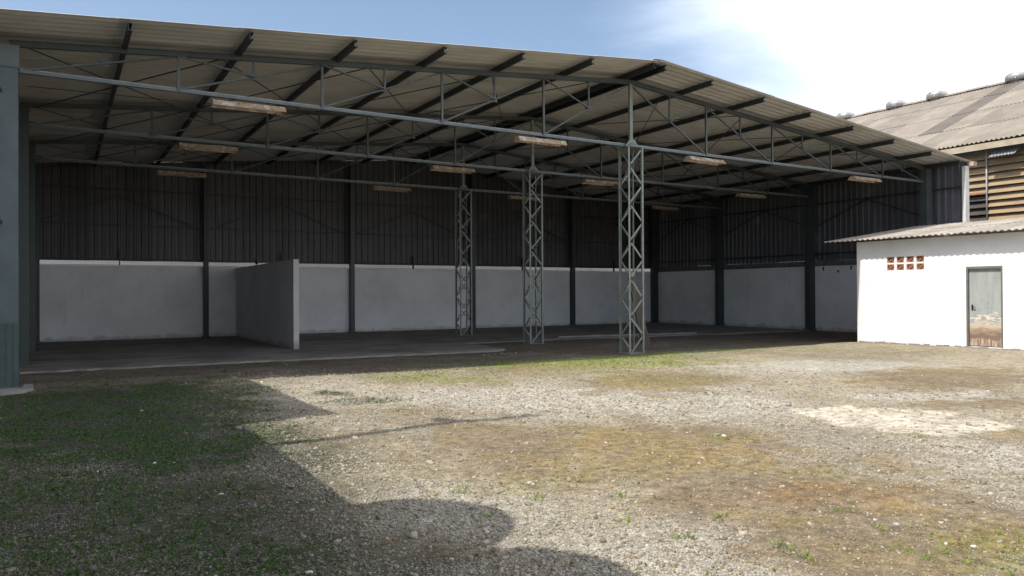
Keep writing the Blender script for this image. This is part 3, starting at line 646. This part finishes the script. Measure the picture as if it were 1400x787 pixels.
# door
M_frame = simple('grey_door_frame', (.16, .16, .155), (.12, .12, .115), 5, .6)
fr = MB(); fr.box(-.012, .13, DY0-12, DY0+.04-12, DZ0, DZ1).box(-.012, .13, DY1-.055-12, DY1-12, DZ0, DZ1).box(-.0125, .13, DY0+.04-12, DY1-.055-12, DZ1-.07, DZ1); fr.build('door_frame', M_frame, hut)
dr = hb(XH+.05, XH+.09, DY0+.045, DY1-.06, DZ0+.02, DZ1-.075, 'door', M_door, 'grey metal door with peeling paint and a rotted brown foot')
hd = MB(); hd.box(.03, .05, -.49, -.45, 1.12, 1.27); hd.bar((.0, -.47, 1.2), (.0, -.57, 1.2), rect(.02, .02)); hd.bar((-.0, -.47, 1.2), (.03, -.47, 1.2), rect(.02, .02))
o = hd.build('handle', M_black, dr); o.location = (0, DY1-.06-12-.02+.46-.05+.0, 0)
hb(XH-.25, XH-.003, DY0-.1, DY1+.1, -.05, .08, 'door_step', M_concrete)
fy = MB()
for k in range(60):
    y = 4.1+k*.182+random.uniform(-.05, .05); fy.box(-.03-random.random()*.03, -.002, y-12, y+.16-12, -.05, .06+random.uniform(0, .04))
fy.build('wall_foot', M_concrete, hut)['kind'] = 'stuff'
# roof
HSL = .138; ha = math.atan(HSL); hz = 3.235; hx0 = 21.55
hs_me = mesh_from('hut_roof_sheet', *corr(2.75, 1.09, .178, .021, 'sin', .006, .006), M_hutroof)
for r_ in range(2):
    for j in range(11):
        x = hx0+r_*2.55; y = 15.93-1.062*(j+1); o = link('roof_sheet', hs_me, hut)
        o.matrix_world = Matrix.Translation((x-XH, y-12, hz+r_*2.55*HSL+r_*.014+random.uniform(-.003, .003))) @ Matrix.Rotation(-ha, 4, 'Y') @ Matrix.Rotation(random.uniform(-.003, .003), 4, 'Z')
hb(XH+.0, XH+.1, 10.0, 10.05, 3.2, 3.21, 'roof_clip', M_rod)
for xr in (22.0, 24.4, 26.6): MB().box(xr-XH-.03, xr-XH+.03, 4.2-12, 15.8-12, 3.205+HSL*(xr-XH)-.06*(xr > 22.1), 3.235+HSL*(xr-XH)-.055).build('rafter', M_wood, hut)

# ------------------------------------------------------------------ factory building behind
FX = 31.0; FY0, FY1 = 6.0, 34.0; FZ = 7.42; FS = .4455; fa = math.atan(FS); RX = 42.0
fb = thing('factory_building', 'large building behind the hut with aged corrugated roof and ochre louvres', 'building', (FX, 20, 0))
MB().box(.52, .7, FY0-20, FY1-20, -.1, 4.1).build('wall', simple('factory_masonry', (.4, .37, .32), (.3, .28, .24), 1.5, .85), fb)
MB().box(.85, .95, FY0-20, FY1-20, 4.1, 7.3).build('inner_wall', M_beam, fb)
m = MB(); 
for yy in (FY0, FY1-.2):
    m.v += [(.7, yy-20, -.1), (21.3, yy-20, -.1), (21.3, yy-20, 7.3), (11, yy-20, 12.0), (.7, yy-20, 7.3)]; b = len(m.v)-5; m.f.append(tuple(range(b, b+5)))
    m.v += [(.7, yy+.2-20, -.1), (21.3, yy+.2-20, -.1), (21.3, yy+.2-20, 7.3), (11, yy+.2-20, 12.0), (.7, yy+.2-20, 7.3)]; m.f.append(tuple(range(b+5, b+10))); m.f += [(b+i, b+(i+1) % 5, b+5+(i+1) % 5, b+5+i) for i in range(5)]
m.build('gable_wall', M_neigh, fb)
frow = 2.85; flen = frow/math.cos(fa)+.2; nF = 26; wF = (FY1-FY0+.6)/nF
fs_me = mesh_from('factory_roof_sheet', *corr(flen, wF+.03, .177, .027, 'sin', .008, .008), M_facroof)
fs_dk = fs_me.copy(); fs_dk.materials.clear(); fs_dk.materials.append(M_facroof_dark)
fs_last = mesh_from('factory_roof_sheet_top', *corr(2.45/math.cos(fa)+.05, wF+.03, .177, .027, 'sin', .008, .008), M_facroof)
fs_lastdk = fs_last.copy(); fs_lastdk.materials.clear(); fs_lastdk.materials.append(M_facroof_dark)
for side in (0, 1):
    for r_ in range(4):
        for j in range(nF):
            dark = j == 12 and side == 0 and r_ > 0
            me_ = (fs_lastdk if dark else fs_last) if r_ == 3 else (fs_dk if dark else fs_me)
            o = link('roof_sheet', me_, fb); y = FY0-.3+j*wF
            if side == 0: o.matrix_world = Matrix.Translation((r_*frow, y-20, FZ+r_*frow*FS+.045+random.uniform(-.004, .004))) @ Matrix.Rotation(-fa+.007, 4, 'Y')
            else: o.matrix_world = Matrix.Translation((22-r_*frow, y+wF-20, FZ+r_*frow*FS+.045)) @ Matrix.Rotation(math.pi, 4, 'Z') @ Matrix.Rotation(-fa+.007, 4, 'Y')
            if side == 1 and r_ < 3: pass
rcz = FZ+11*FS+.09
rcm = MB()
for j in range(28):
    y = FY0-.3+j*1.02-20; rcm.bar((11, y, rcz+.02*(j % 2)), (11, y+1.05, rcz+.02*(j % 2)), [(-.28, -.11), (-.1, .02), (.1, .02), (.28, -.11), (.28, -.095), (.1, .035), (-.1, .035), (-.28, -.095)])
rcm.build('ridge_cap', M_facroof, fb)
MB().box(-.03, .03, FY0-.3-20, FY1+.3-20, FZ-.27, FZ-.03).build('fascia', simple('pale_fascia', (.42, .36, .28), (.33, .28, .2), 3, .8), fb)
MB().box(.05, .5, FY0-20, FY1-20, FZ-.22, FZ-.19).build('soffit', M_purlin, fb)
M_slatd = simple('painted_shadow_louvre', (.07, .055, .05), (.045, .038, .036), 3, .8)  # dark slat colour paints in a shadow lying on the lower rows
MB().bar((.44, 15.86-20, 5.49), (.44, FY1-20, 5.49), rect(.05, .07)).build('rusty_rail', simple('rusty_rail_paint', (.4, .19, .09), (.28, .12, .06), 6, .7), fb)
nb = 20; pb = 1.4; pz = .272
for b in range(nb):
    y0 = 7.46+b*pb-20
    for k in range(11):
        z0 = 4.12+k*pz+random.uniform(-.006, .006)
        s_ = MB(); s_.v += [(.50, y0+.0, z0), (.50, y0+pb-.008, z0), (.66, y0+pb-.008, z0+.26), (.66, y0, z0+.26), (.512, y0, z0-.006), (.512, y0+pb-.008, z0-.006), (.672, y0+pb-.008, z0+.252), (.672, y0, z0+.252)]
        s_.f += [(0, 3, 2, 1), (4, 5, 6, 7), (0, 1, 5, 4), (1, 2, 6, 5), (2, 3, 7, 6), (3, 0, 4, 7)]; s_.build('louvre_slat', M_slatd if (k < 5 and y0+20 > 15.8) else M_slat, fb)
    MB().bar((.46, y0, 4.0), (.46, y0, 7.2), [(.03*math.cos(k*math.pi/4), .03*math.sin(k*math.pi/4)) for k in range(8)]).build('pipe', M_pipe, fb, True)
v, f = corr(.62, .95, .12, .018, 'sin', 0, .005); o = link('awning_sheet', mesh_from('awning_sheet', v, f, simple('grey_awning', (.3, .31, .32), (.2, .2, .21), 5, .6)), fb, label='small grey corrugated sheet propped under the eave')
o.matrix_world = Matrix.Translation((.0, 14.62-20, 6.82)) @ Matrix.Rotation(-R(32), 4, 'Y')
# turbine vents
def vent(x, y, z, s=1.):
    n = MB().lathe([(.34*s, -.45), (.34*s, .12)], (0, 0, 0), 18).build('roof_vent', M_galv, fb, True); n.location = (x, y-20, z)
    d = MB(); d.lathe([(.36*s, .08), (.5*s, .12), (.56*s, .24), (.55*s, .36), (.44*s, .47), (.2*s, .54), (.04, .56)], (0, 0, 0), 24); d.build('vent_cap', M_galv, n, True)
    fn = MB()
    for k in range(24):
        a = k*math.pi/12; fn.bar((.555*s*math.cos(a), .555*s*math.sin(a), .14), (.46*s*math.cos(a+.12), .46*s*math.sin(a+.12), .46), rect(.012, .02), (math.cos(a), math.sin(a), 0))
    fn.build('fins', M_galv, n)
for y in (19.6, 23.7, 26.1, 29.4, 32.6): vent(10.9, y, rcz-.2, .97)
for y in (18.5, 21.9, 24.4, 27.9): vent(12.6, y, rcz-.75, 1.)

# ------------------------------------------------------------------ beyond the back wall, and the building beside the yard
o = MB().box(-12, 34, 34.6, 34.8, -.1, 4.2).build('boundary_wall', M_pale); tag(o, 'pale rendered boundary wall glimpsed through the slot above the white masonry', 'wall')
nbld = thing('neighbouring_building', 'building beside the yard whose eave throws the stepped shadow on the gravel', 'building', (-5, 6, 0))
MB().box(-4, 3.2, -14, 3.75, -.1, 4.62).build('wall', M_neigh, nbld); MB().prism([(-4, 3.75), (3.45, 3.75), (3.45, 8.6), (3.3, 8.6), (3.3, 10.05), (-4, 10.05)], -.1, 6.3).build('tall_wall', M_neigh, nbld)
MB().box(-4.3, 3.86, -14.2, 3.78, 4.66, 4.8).build('roof', M_facroof, nbld); MB().prism([(-4.3, 3.8), (4.1, 3.8), (3.9, 8.63), (3.55, 8.63), (3.55, 10.1), (-4.3, 10.1)], 6.32, 6.47).build('tall_roof', M_facroof, nbld)
for i, (y, lab) in enumerate([(4.75, 'round water tank on the low roof casting the first rounded shadow'), (3.25, 'round water tank on the low roof nearest the camera, casting the corner shadow')]):
    m = MB().lathe([(.7, 0), (.8, .15), (.8, 1.6), (.74, 1.78), (.4, 1.92), (.1, 1.96)], (0, 0, 0), 32); t = thing('water_tank', lab, 'tank', (-2.1, y-.1, 4.8), 'water tanks on the neighbouring roof'); m.build('body', M_tank, t, True)
    MB().lathe([(.22, 1.9), (.22, 2.0), (.04, 2.03)], (0, 0, 0), 16).build('lid', M_tank, t, True)
mast = thing('antenna_mast', 'thin mast on the neighbouring roof casting the long thin shadow', 'mast', (-2.6, 8.02, 4.8))
MB().lathe([(.1, 0), (.08, 7.85)], (0, 0, 0), 10).build('pole', M_pipe, mast, True)
MB().bar((0, 0, 5.9), (0, .38, 5.75), rect(.34, .06), (1, 0, 0)).build('lamp_arm', M_pipe, mast)

# ------------------------------------------------------------------ gravel
def tile_mesh(name, base_v, base_f, P, S, Rz, tilt, tint, mat):
    """stamp (k variants) of a small mesh at many points"""
    n = len(P); k = base_v.shape[0]; which = rng.integers(0, k, n); B = base_v[which]                # n, nv, 3
    B = B*S[:, None, :]; c, s = np.cos(tilt), np.sin(tilt); y = B[..., 1]*c[:, None]-B[..., 2]*s[:, None]; z = B[..., 1]*s[:, None]+B[..., 2]*c[:, None]
    x = B[..., 0]; c, s = np.cos(Rz), np.sin(Rz); X = x*c[:, None]-y*s[:, None]; Y = x*s[:, None]+y*c[:, None]
    V = np.stack([X, Y, z], -1)+P[:, None, :]; nv = base_v.shape[1]
    Fc = (base_f[None]+(np.arange(n)*nv)[:, None, None]).reshape(-1, base_f.shape[1])
    return np_mesh(name, V.reshape(-1, 3), Fc, mat, {'tint': np.repeat(tint, nv, 0)})
cube = np.array([[-1,-1,-1],[1,-1,-1],[1,1,-1],[-1,1,-1],[-1,-1,1],[1,-1,1],[1,1,1],[-1,1,1]], float)
cf = np.array([[0,3,2,1],[4,5,6,7],[0,1,5,4],[1,2,6,5],[2,3,7,6],[3,0,4,7]]); cf = np.concatenate([cf[:, [0, 1, 2]], cf[:, [0, 2, 3]]])
variants = []
for i in range(24):
    v = cube+rng.uniform(-.55, .55, cube.shape); v[4:, :2] *= rng.uniform(.45, .85); variants.append(v*.5)
variants = np.array(variants)
def scatter(n, rmin, rmax):
    """points over the yard in a wedge round the view, denser near"""
    r_ = np.exp(rng.uniform(np.log(rmin), np.log(rmax), n)); a = rng.uniform(R(-16), R(80), n); return r_*np.sin(a), r_*np.cos(a), r_
x, y, r_ = scatter(230000, 2.2, 17)
_, gr, mm, un = surf(x, y)
ok = (rng.random(len(x)) < np.clip(gr*1.2+.16, 0, 1)) & (x < 21.8) & (y < 18.3) & (x > -2.2); x, y, r_, gr, mm0 = x[ok], y[ok], r_[ok], gr[ok], {k: v[ok] for k, v in mm.items()}
n = len(x); sz = np.exp(rng.normal(np.log(.0115), .45, n))*(.75+.028*r_); sz = np.clip(sz, .006, .055)
S = np.stack([sz*rng.uniform(.9, 1.5, n), sz*rng.uniform(.8, 1.1, n), sz*rng.uniform(.5, .9, n)], -1)
g_ = rng.random(n)[:, None]; tint = np.array([.18, .162, .125])*(1-g_)+np.array([.4, .365, .295])*g_
brown = (rng.random(n) < .16+.5*mm0['dirt'])[:, None]; tint = np.where(brown, tint*np.array([.85, .74, .58]), tint)
tint = tint*(1-.45*mm0['grass'][:, None])*(1-.55*(1-sstep(1.0, 2.6, x))[:, None])  # stones on the left tinted darker, shade put into their colour
P = np.stack([x, y, ground_z(x, y)+sz*.12], -1)
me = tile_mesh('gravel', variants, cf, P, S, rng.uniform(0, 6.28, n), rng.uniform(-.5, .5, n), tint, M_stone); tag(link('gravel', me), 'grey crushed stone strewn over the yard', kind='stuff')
# stones scattered singly
x, y, r_ = scatter(100, 2.8, 15); x[:26] = rng.normal(10.4, .5, 26); y[:26] = rng.normal(17.7, .25, 26); ok = (y < 18) & (x < 20); x, y, r_ = x[ok], y[ok], r_[ok]; n = len(x); sz = rng.uniform(.018, .042, n)*(.7+.04*r_)
S = np.stack([sz*1.2, sz, sz*.55], -1); tint = np.array([.52, .5, .46])*rng.uniform(.55, 1.15, (n, 1)); P = np.stack([x, y, ground_z(x, y)+sz*.08], -1)
tag(link('loose_stones', tile_mesh('loose_stones', variants, cf, P, S, rng.uniform(0, 6.28, n), rng.uniform(-.2, .2, n), tint, M_stone)), 'larger pale stones scattered on the yard', kind='stuff')

# ------------------------------------------------------------------ grass
def tuft_variants(k, blades, h, spread):
    out = []
    for i in range(k):
        V = []
        for b in range(blades):
            a = rng.uniform(0, 6.28); rr = rng.uniform(0, spread); bx_, by_ = rr*math.cos(a), rr*math.sin(a); a2 = rng.uniform(0, 6.28); ln = h*rng.uniform(.5, 1.1); lean = rng.uniform(.15, .9); w_ = rng.uniform(.05, .09)
            dx, dy = math.cos(a2), math.sin(a2)
            V += [(bx_-dy*w_, by_+dx*w_, 0), (bx_+dy*w_, by_-dx*w_, 0), (bx_+dx*ln*lean*.45+dy*w_*.7, by_+dy*ln*lean*.45-dx*w_*.7, ln*.65), (bx_+dx*ln*lean, by_+dy*ln*lean, ln*(1-.25*lean))]
        out.append(V)
    return np.array(out)
def blade_faces(blades): return np.array([[4*b+i for i in t] for b in range(blades) for t in ((0, 1, 2), (0, 2, 3))])
tv = tuft_variants(12, 7, 1., .6); bf = blade_faces(7)
x, y, r_ = scatter(220000, 2.3, 20); mk = masks(x, y)
den = mk['grass']*sstep(.28, .52, fbm(x, y, 2.2, 4, 71))*np.where(x > 4.5, .55, 1.1)+mk['moss']*.1+.12*sstep(.52, .62, fbm(x, y, 1.3, 5, 63))*sstep(11.5, 13.5, y)+.006*sstep(.5, .6, fbm(x, y, 1.4, 3, 72))
ok = (rng.random(len(x)) < den) & (x < 21.7) & (y < 18.5) & (x > -2.2) & (mk['lime'] < .2); x, y, r_ = x[ok], y[ok], r_[ok]; n = len(x)
sz = rng.uniform(.012, .03, n)*(.8+.035*r_); S = np.stack([sz, sz, sz*rng.uniform(.7, 1.3, n)], -1)
t0 = rng.random(n)[:, None]; tint = np.array([.026, .075, .012])*(1-t0)+np.array([.075, .15, .022])*t0; dry = (rng.random(n) < .14)[:, None]; tint = np.where((x > 4.5)[:, None], tint*np.array([3.4, 2.4, 2.6]), tint); tint = np.where(dry, np.array([.11, .1, .045])*(.6+.6*t0), tint)  # blade tint repeats the split, dark for shade and brighter for sun
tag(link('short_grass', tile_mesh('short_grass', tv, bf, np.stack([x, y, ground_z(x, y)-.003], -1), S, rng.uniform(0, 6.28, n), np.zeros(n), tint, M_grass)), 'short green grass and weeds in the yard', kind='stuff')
# weeds along the front edge of the shade and single tufts in the gravel
spots = [(random.gauss(12.2, 2.2), random.gauss(15.05, .28)) for _ in range(1300)]+[(random.gauss(14, 1.0), random.gauss(15.2, .15)) for _ in range(200)]+[(random.uniform(15, 21), random.gauss(15.3, .2)) for _ in range(120)]
single = [(3.93, 4.82), (3.5, 4.25), (2.86, 3.3), (3.18, 3.1), (4.13, 3.95), (4.0, 3.3), (3.94, 3.05), (5.05, 3.62), (4.9, 3.2), (2.75, 4.95), (3.33, 5.15), (3.55, 3.75), (6.3, 6.1), (8.35, 5.0), (3.6, 12.4), (3.9, 12.2), (2.9, 5.7), (9.0, 8.6), (7.4, 9.7), (10.4, 4.4)]
for sx, sy in single: spots += [(sx+random.gauss(0, .045), sy+random.gauss(0, .045)) for _ in range(9)]
x = np.array([s[0] for s in spots]); y = np.array([s[1] for s in spots]); n = len(x); sz = rng.uniform(.045, .075, n); sz[:1620] *= .6; sz[1620:] *= rng.uniform(.4, .95, len(sz)-1620)
S = np.stack([sz*.6, sz*.6, sz], -1); t0 = rng.random(n)[:, None]; tint = np.array([.15, .24, .05])*(1-t0)+np.array([.3, .37, .1])*t0
tag(link('weed_tufts', tile_mesh('weed_tufts', tv, bf, np.stack([x, y, ground_z(x, y)-.003], -1), S, rng.uniform(0, 6.28, n), np.zeros(n), tint, M_grass)), 'bright green weeds along the shade edge and in the gravel', kind='stuff')
